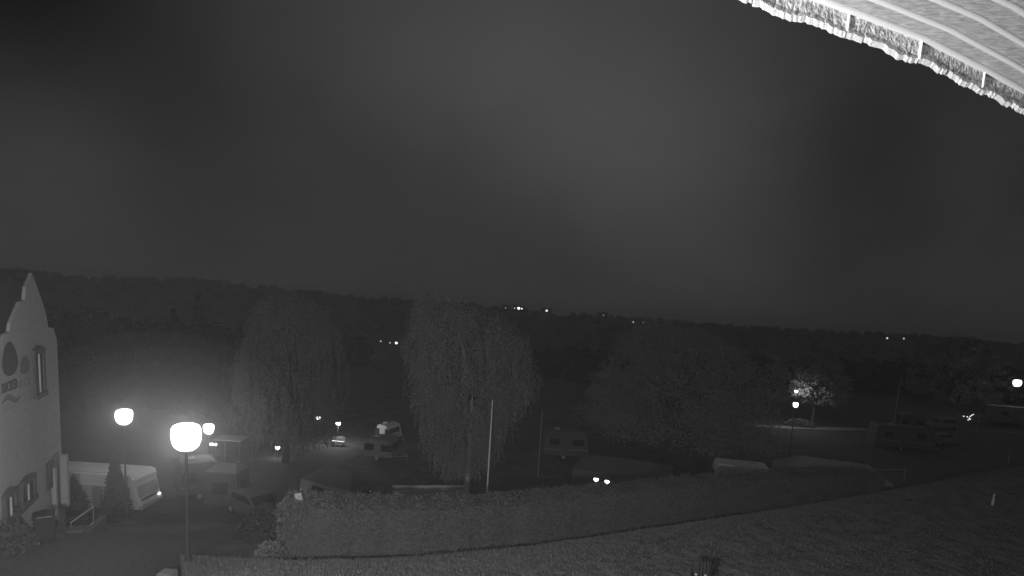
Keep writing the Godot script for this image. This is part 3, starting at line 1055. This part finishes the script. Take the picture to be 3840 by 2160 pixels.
# rows of [height, centre x, radius] relative to the foot
func crown(rows: Array, clumps: int, per: int, spread: float, leaf: float, hang: float, depth := 1.0) -> MB:
	var b := MB.new()
	var y0: float = rows[0][0]
	var y1: float = rows[-1][0]
	var r0_seed := rng.randf() * 500.0
	for i in clumps:
		var y := lerpf(y0, y1, rng.randf())
		var r := along(rows, y, 2)
		if rng.randf() > r / 4.0 + 0.15:
			y = lerpf(y0, y1, rng.randf())
			r = along(rows, y, 2)
		var a := rng.randf() * TAU
		var g := rough_noise.get_noise_3d(cos(a) * 30.0 + r0_seed, y * 14.0, sin(a) * 30.0)
		if g < -0.12 and rng.randf() < 0.75:
			continue
		var rad := r * (1.0 - 0.55 * pow(rng.randf(), 1.5)) * rng.randf_range(0.88, 1.05) * (1.0 + 0.34 * g)
		var c := Vector3(along(rows, y, 1) + cos(a) * rad, y, sin(a) * rad * depth)
		var sp := spread * rng.randf_range(0.5, 1.2)
		if hang > 0.0:
			# a hanging spray of twigs
			var drift := Vector3(rng.randfn() * 0.1, 0, rng.randfn() * 0.1)
			var long := sp * 3.2
			for k in per:
				var t := float(k) / per
				put_leaf(b, c + Vector3.DOWN * long * (t - 0.3) + drift * t * 2.0 + rand_dir() * 0.16 * (1.1 - t), leaf * rng.randf_range(0.7, 1.2), hang)
		else:
			for k in per:
				put_leaf(b, c + rand_dir() * sp * sqrt(rng.randf()) * Vector3(1, 0.7, 1), leaf * rng.randf_range(0.7, 1.25))
	return b


func limbs(rows: Array, n: int, h0: float, r0: float) -> MB:
	var b := MB.new()
	for i in n:
		var y := lerpf(rows[0][0] * 0.4 + rows[-1][0] * 0.6, rows[-1][0], rng.randf())
		y = lerpf(rows[0][0], rows[-1][0], rng.randf_range(0.25, 0.95))
		var a := TAU * i / n + rng.randf() * 0.6
		var r := along(rows, y, 2) * rng.randf_range(0.5, 0.85)
		var tip := Vector3(along(rows, y, 1) + cos(a) * r, y, sin(a) * r)
		var foot := Vector3(along(rows, h0, 1) * 0.1, lerpf(h0, maxf(h0, y - r), 0.7), 0)
		var mid := foot.lerp(tip, 0.5) + Vector3.UP * r * 0.12
		b.tube([foot, mid, tip], [r0, r0 * 0.55, r0 * 0.15], 6)
	return b


func tree(called: String, label: String, at: Vector3, rows: Array, bark: Material, leafm: Material, clumps: int, per: int, spread: float, leaf: float, hang: float, r0: float, sd: int, group := "trees on the campsite") -> void:
	rng.seed = sd
	var t := thing(called, label, "tree", at, 0.0, group)
	var top: float = rows[-1][0]
	var cx: float = rows[rows.size() / 2][1]
	part("trunk", MB.new().tube([Vector3(0, -0.3, 0), Vector3(0, 0.4, 0), Vector3(cx * 0.1 + 0.05, top * 0.35, 0.05), Vector3(cx * 0.6, top * 0.65, -0.05), Vector3(along(rows, top * 0.93, 1), top * 0.93, 0)], [r0 * 1.4, r0, r0 * 0.8, r0 * 0.5, r0 * 0.1], 12), bark, t)
	part("limb", limbs(rows, 12, top * 0.3, r0 * 0.45), M.bark, t)
	part("crown", crown(rows, clumps, per, spread, leaf, hang), leafm, t)


func rows_of(table: Array, at: Vector3) -> Array:
	var out := []
	for i in range(table.size() - 1, -1, -1):
		out.append([table[i][0] - at.y, table[i][1] - at.x, table[i][2]])
	return out


func conifer(called: String, label: String, at: Vector3, h: float, r: float, n: int, leaf: float, sd: int, group: String) -> void:
	rng.seed = sd
	var t := thing(called, label, "conifer", at, 0.0, group)
	part("trunk", MB.new().tube([Vector3(0, -0.3, 0), Vector3(0, h * 0.96, 0)], [r * 0.09 + 0.03, 0.015], 8), M.bark, t)
	var b := MB.new()
	var turns := n / 14
	for i in turns:
		var y := h * (0.03 + 0.97 * float(i) / turns)
		var a := i * 2.4 + rng.randf() * 0.4
		var long := r * pow(1.0 - y / h, 0.85) * rng.randf_range(0.75, 1.1) + 0.04
		var d := Vector3(cos(a), 0, sin(a))
		for k in 14:
			var f := sqrt((k + rng.randf()) / 14.0)
			var p := Vector3.UP * (y - long * 0.3 * f * f) + d * long * f + rand_dir() * 0.14 * long
			put_leaf(b, p, leaf * rng.randf_range(0.7, 1.2) * (1.15 - 0.4 * y / h), 0.25)
	part("crown", b, M.needle, t)


func hedge() -> void:
	rng.seed = 21
	# centre line of the hedge, with the height of its top
	var line := [[-7.45, 18.9, 1.33], [-4.5, 19.7, 1.15], [-1.4, 20.6, 1.05], [2.3, 22.4, 1.02], [6.0, 24.4, 1.0], [10.0, 26.6, 0.95], [14.5, 28.6, 0.8], [18.0, 30.2, 0.7], [20.5, 31.5, 0.45]]
	var t := thing("hedge", "long clipped hedge running along the far side of the lawn", "hedge")
	var core := MB.new()
	var lv := MB.new()
	for i in line.size() - 1:
		var a: Array = line[i]
		var c: Array = line[i + 1]
		var d := Vector2(c[0] - a[0], c[1] - a[1])
		var nrm := Vector2(-d.y, d.x).normalized() * 0.62
		var q := []
		for e in [a, c]:
			for s in [-1.0, 1.0]:
				q.append(Vector3(e[0] + nrm.x * s, e[2] - 0.12, -(e[1] + nrm.y * s)))
		var lo := []
		for p in q:
			lo.append(Vector3(p.x, ground_y(p.x, p.z) - 0.2, p.z))
		core.face(q[0], q[1], q[3], q[2], Vector3.UP)
		core.face(q[0], q[2], lo[2], lo[0], Vector3(0, 0, 1))
		core.face(q[1], q[3], lo[3], lo[1], Vector3(0, 0, -1))
		if i == 0:
			core.face(q[0], q[1], lo[1], lo[0], Vector3(-1, 0, 0))
		var n := int(d.length() * 3800.0)
		for k in n:
			var f := rng.randf_range(-0.03, 1.03)
			var top := lerpf(a[2], c[2], f) + rough_noise.get_noise_2d((a[0] + d.x * f) * 40.0, 3.0) * 0.12
			var px := a[0] + d.x * f as float
			var pz := -(a[1] + d.y * f) as float
			var foot := ground_y(px, pz)
			var pick := rng.randf()
			var bulge := rough_noise.get_noise_2d(px * 22.0, float(k % 7) * 3.0 + foot) 
			var nn := Vector3(nrm.x, 0, -nrm.y) * (1.1 + 0.14 * rough_noise.get_noise_2d(px * 16.0, 50.0))
			if bulge < -0.2 and rng.randf() < 0.45:
				continue
			top += 0.1 * rough_noise.get_noise_2d(px * 14.0, 90.0)
			var p := Vector3.ZERO
			if pick < 0.5:
				p = Vector3(px, lerpf(foot, top, pow(rng.randf(), 0.8)), pz) - nn * rng.randf_range(0.9, 1.08)
			elif pick < 0.62:
				p = Vector3(px, lerpf(foot, top, rng.randf()), pz) + nn * rng.randf_range(0.9, 1.05)
			else:
				p = Vector3(px, top + rng.randf_range(-0.1, 0.06), pz) + nn * rng.randf_range(-1.05, 1.05)
				if rng.randf() < 0.05:
					p.y += rng.randf() * 0.2
			put_leaf(lv, p, rng.randf_range(0.03, 0.06))
	for k in 1400:
		var e: Array = line[0]
		put_leaf(lv, Vector3(e[0] + rng.randf_range(-0.16, 0.02), lerpf(-0.8, e[2], rng.randf()), -e[1] + rng.randf_range(-0.7, 0.7)), rng.randf_range(0.045, 0.085))
	part("inner_twigs", core, M.core, t)
	part("foliage", lv, M.leaf_hedge, t)


func shrub(label: String, at: Vector3, size: Vector3, n: int, leaf: float, sd: int, m: Material) -> void:
	rng.seed = sd
	var t := thing("shrub", label, "shrub", at, 0.0, "shrubs near the house and hedge")
	var b := MB.new()
	for i in n:
		var d := rand_dir()
		d.y = absf(d.y)
		put_leaf(b, d * size * (1.0 - 0.4 * rng.randf() * rng.randf()) * (1.0 + 0.2 * rough_noise.get_noise_3dv(d * 120.0)), leaf * rng.randf_range(0.7, 1.3))
	part("foliage", b, m, t)
	var st := MB.new()
	for i in 6:
		var a := TAU * i / 6.0
		st.tube([Vector3(0, -0.2, 0), Vector3(cos(a) * size.x * 0.6, size.y * 0.7, sin(a) * size.z * 0.6)], [0.025, 0.008], 5)
	part("stem", st, M.bark, t)


func plants() -> void:
	hedge()
	var at := on(-2.41, -34.0)
	tree("birch_tree", "large weeping birch with pale trunk standing behind the hedge", at, rows_of([[8.73, -5.0, 0.7], [8.28, -4.5, 1.7], [7.57, -3.5, 2.8], [6.52, -2.74, 3.6], [5.26, -2.45, 3.95], [3.97, -2.44, 3.85], [2.49, -2.60, 3.3], [0.83, -2.75, 2.6], [-0.51, -2.81, 1.8], [-1.5, -2.78, 0.9]], at), M.birch_bark, M.leaf_birch, 4400, 34, 0.46, 0.052, 0.45, 0.15, 31)
	at = on(-17.6, -44.0)
	tree("willow_tree", "tall broad willow with hanging branches right of the globe lamps", at, rows_of([[8.4, -17.6, 0.8], [7.4, -17.3, 2.6], [5.3, -17.2, 3.5], [3.3, -17.4, 4.0], [1.2, -17.5, 4.2], [-0.9, -17.6, 4.0], [-2.6, -17.4, 3.2]], at), M.bark, M.leaf_willow, 1900, 34, 0.5, 0.07, 0.5, 0.28, 32)
	at = on(16.4, -56.0)
	tree("broad_tree", "very wide dark tree crown behind the hedge right of centre", at, rows_of([[8.15, 14.5, 1.6], [7.3, 15.5, 3.7], [5.54, 16.4, 5.8], [3.43, 16.5, 7.6], [1.29, 16.4, 9.0], [-0.87, 16.3, 9.2], [-2.6, 16.4, 8.2]], at), M.bark, M.leaf_oak, 2300, 36, 1.1, 0.11, 0.0, 0.4, 33)
	at = on(42.4, -79.0)
	tree("small_tree", "small spreading tree lit from below by the far path lamp", at, rows_of([[3.1, 41.9, 1.5], [2.26, 42.3, 2.7], [0.78, 42.8, 3.6], [-0.75, 42.8, 3.4], [-1.3, 42.8, 2.6]], at), M.bark, M.leaf_birch, 220, 26, 0.6, 0.2, 0.0, 0.2, 34)
	at = on(-32.0, -56.0)
	tree("broad_tree", "dark tree behind the globe lamp beside the white house", at, rows_of([[4.6, -33.0, 1.5], [3.5, -32.5, 3.4], [1.0, -32.2, 4.4], [-1.5, -32.0, 4.2], [-3.0, -32.0, 3.0]], at), M.bark, M.needle, 420, 26, 0.8, 0.18, 0.0, 0.25, 35)
	at = on(-41.0, -54.0)
	tree("broad_tree", "dark tree rising beside the corner of the white house", at, rows_of([[6.0, -41.0, 1.2], [4.5, -41.0, 3.0], [1.5, -41.0, 4.0], [-1.5, -41.0, 3.8], [-3.0, -41.0, 2.6]], at), M.bark, M.needle, 380, 26, 0.8, 0.18, 0.0, 0.25, 36)
	at = on(47.0, -92.0)
	tree("broad_tree", "dim tree behind the small floodlit tree", at, rows_of([[6.5, 46.0, 2.0], [4.5, 46.5, 5.0], [1.0, 47.0, 6.5], [-2.5, 47.0, 5.5]], at), M.bark, M.leaf_oak, 300, 26, 1.0, 0.25, 0.0, 0.3, 37)
	at = on(78.0, -100.0)
	tree("broad_tree", "dim broad tree behind the globe lamp at right", at, rows_of([[9.0, 78.0, 2.0], [6.0, 78.0, 6.0], [1.0, 78.0, 7.5], [-2.0, 78.0, 6.5]], at), M.bark, M.leaf_oak, 300, 26, 1.1, 0.28, 0.0, 0.3, 38)
	conifer("spruce_tree", "tall spruce rising above the middle globe lamp", on(-33.3, -60.0), 13.0, 3.0, 5600, 0.3, 51, "spruces on the campsite")
	conifer("spruce_tree", "slimmer spruce just left of the tall one", on(-37.8, -63.0), 11.0, 2.6, 4600, 0.3, 52, "spruces on the campsite")
	conifer("garden_conifer", "small pointed conifer close to the white house corner", on(-23.8, -30.2), 2.35, 0.85, 5200, 0.075, 53, "conifers in front of the motorhome")
	conifer("garden_conifer", "taller slim conifer beside the lamp pole at the motorhome", on(-21.5, -30.2), 3.8, 0.85, 7000, 0.08, 54, "conifers in front of the motorhome")
	shrub("low shrub at the left end of the long hedge", Vector3(-7.6, -0.5, -17.75), Vector3(0.55, 0.75, 0.5), 1500, 0.05, 61, M.leaf_bush)
	shrub("dark shrub at the foot of the white house wall", on(-16.5, -19.3) + Vector3(0.3, -0.05, 0), Vector3(0.5, 0.75, 0.5), 1300, 0.06, 62, M.needle)
	shrub("dark bush growing in the lower left corner by the wall", on(-16.1, -17.4), Vector3(0.9, 1.1, 0.8), 2200, 0.07, 63, M.needle)
	shrub("dark bushy growth beside the drive behind the hedge's end", on(-10.2, -24.5), Vector3(1.7, 1.7, 1.6), 3600, 0.08, 64, M.needle)
	shrub("bright low bush behind the pale path under the far lamp", on(39.9, -77.6), Vector3(2.2, 1.1, 1.0), 1500, 0.12, 65, M.leaf_birch)
	# the creeper on the wall
	rng.seed = 71
	var cr := thing("creeper", "dark creeper climbing the white house wall below the windows", "creeper", Vector3(-19.38, -2.2, -24.0), deg_to_rad(116.41), "")
	var b := MB.new()
	for i in 1500:
		var y := 0.3 + 2.5 * rng.randf()
		var x := lerpf(-5.65, -6.15, y / 2.8) + rng.randfn() * (0.1 + 0.16 * (1.0 - y / 2.8))
		put_leaf(b, Vector3(x, y, 0.04 + 0.08 * rng.randf()), 0.06 * rng.randf_range(0.7, 1.2))
	part("foliage", b, M.needle, cr)
	part("stem", MB.new().tube([Vector3(-5.6, -0.4, 0.12), Vector3(-5.7, 0.9, 0.07), Vector3(-6.05, 2.6, 0.05)], [0.03, 0.025, 0.01], 6), M.bark, cr)


# ---------------------------------------------------------------- small things
func pole(called: String, label: String, category: String, at: Vector3, h: float, r: float, m: Material, tip := "knob") -> void:
	var t := thing(called, label, category, at)
	part("shaft", MB.new().tube([Vector3(0, -0.2, 0), Vector3(0, h * 0.5, 0), Vector3(0, h, 0)], [r, r * 0.85, r * 0.6], 10), m, t)
	part(tip, MB.new().lathe([Vector2(0, -r * 0.6), Vector2(r * 0.9, -r * 0.2), Vector2(r * 0.9, r * 0.5), Vector2(0, r * 1.2)], 10, Vector3(0, h + r * 0.5, 0)), m, t)


func handrail(label: String, a: Vector3, b: Vector3, drop_a: float, drop_b: float) -> void:
	var t := thing("handrail", label, "handrail", a, 0.0, "handrails at the house steps")
	var d := b - a
	part("rail", MB.new().tube([Vector3.ZERO, d], [0.024, 0.024], 8), M.white_paint, t)
	part("post", MB.new().tube([Vector3(0, 0, 0), Vector3(0, -drop_a, 0)], [0.018, 0.018], 8), M.steel, t)
	part("post", MB.new().tube([d, d + Vector3(0, -drop_b, 0)], [0.018, 0.018], 8), M.steel, t)


func far_house(label: String, at: Vector3, w: float, lit: Array) -> void:
	var t := thing("farmhouse", label, "house", at, 0.0, "houses on the far hillside")
	part("wall", MB.new().box(Vector3(0, 0.0, 0), Vector3(w, 4.6, 7.0)), M.far_wall, t)
	part("roof", MB.new().prism(PackedVector2Array([Vector2(-3.9, 2.3), Vector2(3.9, 2.3), Vector2(0, 4.2)]), -w / 2 - 0.4, w / 2 + 0.4), M.slate, t).rotation.y = PI / 2
	for q in lit:
		part("lit_window", MB.new().box(Vector3(q[0], q[1], 3.53), Vector3(q[2] * 0.8, q[2] * 0.7, 0.06)), glow(q[3]), t)


func small_things() -> void:
	pole("flagpole", "tall bare white pole standing behind the hedge beside the birch", "pole", on(-1.0, -30.0), 3.45 - ground_y(-1.0, -30.0), 0.05, M.white_paint)
	pole("flagpole", "thin grey pole farther back between birch and broad tree", "pole", on(2.55, -45.0), 0.64 - ground_y(2.55, -45.0), 0.045, M.steel)
	pole("flagpole", "thin tall pole beside the distant caravan at right", "pole", on(47.7, -70.0), 4.0 - ground_y(47.7, -70.0), 0.05, M.steel)
	pole("marker_post", "short white marker post standing alone on the lawn at right", "post", Vector3(24.97, 0, -28.34), 0.5, 0.07, M.white_paint, "cap")
	pole("fence_post", "thin post at the far right rim of the lawn", "post", on(40.27, -45.0), -0.16 - ground_y(40.27, -45.0), 0.04, M.steel, "cap")

	# clothes line behind the hedge's far end
	var t := thing("clothes_line", "clothes line on two thin posts beyond the big awning tent", "clothes line", on(25.75, -36.0))
	var h := -0.17 - ground_y(25.75, -36.0)
	part("post", MB.new().tube([Vector3(0, -0.2, 0), Vector3(0, h, 0)], [0.035, 0.03], 8), M.steel, t)
	part("post", MB.new().tube([Vector3(-2.4, -0.2, -0.9), Vector3(-2.4, h - 0.25, -0.9)], [0.035, 0.03], 8), M.steel, t)
	part("line", MB.new().tube([Vector3(0, h - 0.03, 0), Vector3(-1.2, h - 0.25, -0.45), Vector3(-2.4, h - 0.28, -0.9)], [0.008, 0.008, 0.008], 5), M.white_paint, t)

	# pale board fence beyond the hedge, in front of the birch
	t = thing("board_fence", "low fence of pale horizontal boards at the foot of the birch", "fence", Vector3(-5.6, 0, -27.2))
	var gy := ground_y(-3.9, -27.6)
	for k in 4:
		part("board", MB.new().box(Vector3(1.75, -1.32 + k * 0.2, -0.4), Vector3(3.6, 0.17, 0.03), Basis(Vector3.UP, 0.22)), M.concrete, t)
	for x in [0.05, 1.75, 3.45]:
		part("post", MB.new().box(Vector3(x, gy + 1.0, -0.4 - (x - 1.75) * 0.22 - 0.08), Vector3(0.09, 2.4, 0.09)), M.timber, t)

	# small white notice at the end of the hedge
	t = thing("notice_board", "small white tilted board at the left end of the hedge top", "board", Vector3(-7.05, -0.6, -18.75), deg_to_rad(8))
	part("panel", MB.new().box(Vector3(0, 2.05, 0), Vector3(0.22, 0.28, 0.025), Basis(Vector3(0, 0, 1), 0.22)), M.cream_paint, t)
	part("stake", MB.new().box(Vector3(0.03, 0.9, -0.03), Vector3(0.04, 2.1, 0.03)), M.timber, t)

	# the stone at the corner of the lawn
	t = thing("stone_block", "pale square kerb stone at the near left corner of the lawn", "stone", Vector3(-9.75, -0.5, -15.75))
	part("block", MB.new().prism(PackedVector2Array([Vector2(-0.22, 0), Vector2(0.22, 0), Vector2(0.2, 0.5), Vector2(-0.19, 0.5)]), -0.2, 0.2, 0.02), M.concrete, t)

	# the dark slatted chair whose back reaches into the bottom of the picture
	t = thing("garden_chair", "dark slatted garden chair on the lawn at the bottom edge", "chair", Vector3(6.08, 0, -16.3), deg_to_rad(-10))
	for x in [-0.27, 0.27]:
		part("leg", MB.new().tube([Vector3(x, 0, 0.3), Vector3(x, 0.42, 0.26)], [0.022, 0.022], 6), M.dark_paint, t)
		part("leg", MB.new().tube([Vector3(x, 0, -0.3), Vector3(x, 0.45, -0.2), Vector3(x, 1.0, -0.36)], [0.022, 0.022, 0.02], 6), M.dark_paint, t)
		part("armrest", MB.new().tube([Vector3(x, 0.66, 0.28), Vector3(x, 0.68, -0.26)], [0.022, 0.022], 6), M.dark_paint, t)
	for k in 5:
		part("slat", MB.new().box(Vector3(-0.2 + k * 0.1, 0.74, -0.29), Vector3(0.075, 0.52, 0.018), Basis(Vector3.RIGHT, -0.28)), M.dark_paint, t)
		part("slat", MB.new().box(Vector3(0, 0.44, -0.16 + k * 0.1), Vector3(0.5, 0.018, 0.08)), M.dark_paint, t)

	for x in [-0.15, 0.13]:
		part("added_bracket", MB.new().box(Vector3(x, 0.6, -0.225), Vector3(0.07, 0.06, 0.03)), M.white_paint, t)  # added white pieces, their colour imitates two bright glints

	# the bin by the wall
	t = thing("waste_bin", "black waste bin with a glossy lid in the lower left corner", "bin", on(-15.7, -18.6), deg_to_rad(40))
	part("body", MB.new().prism(PackedVector2Array([Vector2(-0.24, 0.08), Vector2(0.24, 0.08), Vector2(0.3, 0.95), Vector2(-0.3, 0.95)]), -0.28, 0.28, 0.03), M.dark_paint, t)
	part("lid", MB.new().prism(PackedVector2Array([Vector2(-0.33, 0.96), Vector2(0.33, 0.96), Vector2(0.3, 1.02), Vector2(0.0, 1.07), Vector2(-0.3, 1.02)]), -0.33, 0.33, 0.02), M.dark_paint, t)
	part("handle", MB.new().tube([Vector3(-0.2, 1.0, 0.36), Vector3(0.2, 1.0, 0.36)], [0.018, 0.018], 8), M.steel, t)
	wheel(t, Vector3(-0.2, 0.1, 0.22), 0.1)
	wheel(t, Vector3(-0.2, 0.1, -0.22), 0.1)

	# steps and rails beside the white house
	var sy := ground_y(-16.5, -21.5)
	t = thing("entrance_steps", "flight of low concrete steps beside the white house door", "steps", Vector3(-16.9, sy, -21.2), deg_to_rad(20))
	for k in 4:
		part("step", MB.new().box(Vector3(0.0, 0.02 + 0.13 * (3 - k) - 0.25, 0.6 - k * 0.42), Vector3(1.3, 0.5, 0.418)), M.old_concrete, t)
	part("side_wall", MB.new().box(Vector3(0.78, -0.05, 0.6), Vector3(0.2, 0.7, 3.4)), M.old_concrete, t)
	handrail("long pale handrail at the steps beside the white house", Vector3(-16.87, -1.05, -21.2), Vector3(-17.17, -0.97, -22.8), 0.95, 1.2)
	handrail("short pale handrail below the long one at the house steps", Vector3(-16.5, -1.42, -21.4), Vector3(-16.72, -1.4, -22.2), 0.75, 0.9)
	# a tub by the porch
	t = thing("plant_tub", "round dark plant tub at the porch corner of the white house", "plant tub", on(-17.75, -22.6))
	part("tub", MB.new().lathe([Vector2(0.0, 0.0), Vector2(0.3, 0.0), Vector2(0.38, 0.45), Vector2(0.33, 0.46), Vector2(0.3, 0.36), Vector2(0.0, 0.34)], 18), M.rubber, t)

	# bench under the path lamp
	t = thing("park_bench", "white bench brightly lit under the small path lamp", "bench", on(-15.36, -50.2))
	part("seat", MB.new().box(Vector3(0, 0.44, 0), Vector3(1.1, 0.05, 0.4)), M.white_paint, t)
	part("backrest", MB.new().box(Vector3(0, 0.66, -0.22), Vector3(1.1, 0.26, 0.04)), M.white_paint, t)
	for x in [-0.45, 0.45]:
		part("leg", MB.new().box(Vector3(x, 0.19, 0), Vector3(0.06, 0.45, 0.36)), M.steel, t)

	# the shelter with the tube light
	t = thing("shelter", "small open shelter with a flat pale roof over the tube light", "shelter", on(-20.2, -40.2))
	var gy2 := ground_y(-20.2, -40.2)
	part("roof", MB.new().box(Vector3(0.2, -2.06 - gy2, 0), Vector3(2.0, 0.08, 1.6)), M.canvas, t)
	for q in [[-0.7, -0.7], [-0.7, 0.7], [1.1, -0.7], [1.1, 0.7]]:
		part("post", MB.new().box(Vector3(q[0], (-2.1 - gy2) / 2 - 0.1, q[1]), Vector3(0.06, -2.1 - gy2 + 0.1, 0.06)), M.pole, t)

	# houses of the villages across the valley
	far_house("lone house with a bright window low on the far hillside", Vector3(-64.4, -11.9, -312.6), 9.0, [[0.0, 0.7, 1.4, 3.0], [-3.4, 0.6, 0.8, 0.7]])
	far_house("dim house left of the bright lone house on the far hillside", Vector3(-74.5, -12.0, -319.6), 7.0, [[0.0, 0.8, 1.0, 0.7]])
	far_house("brightest house of the village on the ridge", Vector3(1.4, 13.4, -563.6), 12.0, [[0.0, 1.2, 2.6, 4.0], [3.0, 1.0, 1.8, 2.0], [-4.0, 1.1, 1.4, 1.0]])
	far_house("faintly lit house at the left of the ridge village", Vector3(-11.4, 13.0, -563.6), 9.0, [[0.0, 1.1, 1.4, 0.5]])
	far_house("house with one light on the ridge right of the village", Vector3(28.8, 13.0, -563.6), 9.0, [[0.0, 1.0, 2.4, 1.6]])
	far_house("dim house farther along the ridge", Vector3(84.3, 12.2, -563.6), 9.0, [[0.0, 1.0, 1.6, 0.4]])
	far_house("house with two faint lights below the ridge", Vector3(106.0, 7.6, -503.6), 14.0, [[-4.3, 0.8, 1.6, 0.6], [4.4, 1.1, 1.8, 0.8]])
	far_house("dim house on the far hill at the right", Vector3(344.0, 8.0, -523.6), 20.0, [[-7.5, 0.7, 2.0, 1.2], [7.5, 1.3, 1.8, 0.8]])
	far_house("dim house seen over the birch low on the hillside", Vector3(-46.5, -9.1, -349.6), 8.0, [[0.0, 0.9, 1.2, 0.6]])


# ---------------------------------------------------------------- added fog that imitates lens glare round the lamps
func halo_mist() -> void:
	# it thickens step by step towards the lamps
	for k in [1.0, 0.84, 0.69, 0.55, 0.42, 0.3]:
		bank("added thin fog that imitates lens glare round the two nearest globe lamps", Vector3(-15.0, 2.7, -23.2), Vector3(8.4 * k, 7.4 * k, 19 + 9 * k), HALO_MIST, -8.0)


func bank(label: String, at: Vector3, size: Vector3, dense: float, tilt: float) -> void:
	var f := FogVolume.new()
	f.name = numbered("halo_mist")
	f.shape = RenderingServer.FOG_VOLUME_SHAPE_ELLIPSOID
	f.size = size
	var m := FogMaterial.new()
	m.density = dense
	m.albedo = Color(0.95, 0.95, 0.95)
	f.material = m
	add_child(f)
	f.position = at
	f.rotation = Vector3(deg_to_rad(tilt), deg_to_rad(39), 0)
	f.set_meta("kind", "stuff")
	f.set_meta("label", label)
	f.set_meta("category", "halo_mist")
	f.set_meta("group", "added glare fog along the drive")


func _ready() -> void:
	rough_noise = FastNoiseLite.new()
	rough_noise.seed = 8
	rough_noise.frequency = 0.05
	stage()
	materials()
	land()
	roof_edge()
	white_house()
	plants()
	lamps()
	vehicles()
	small_things()
	halo_mist()
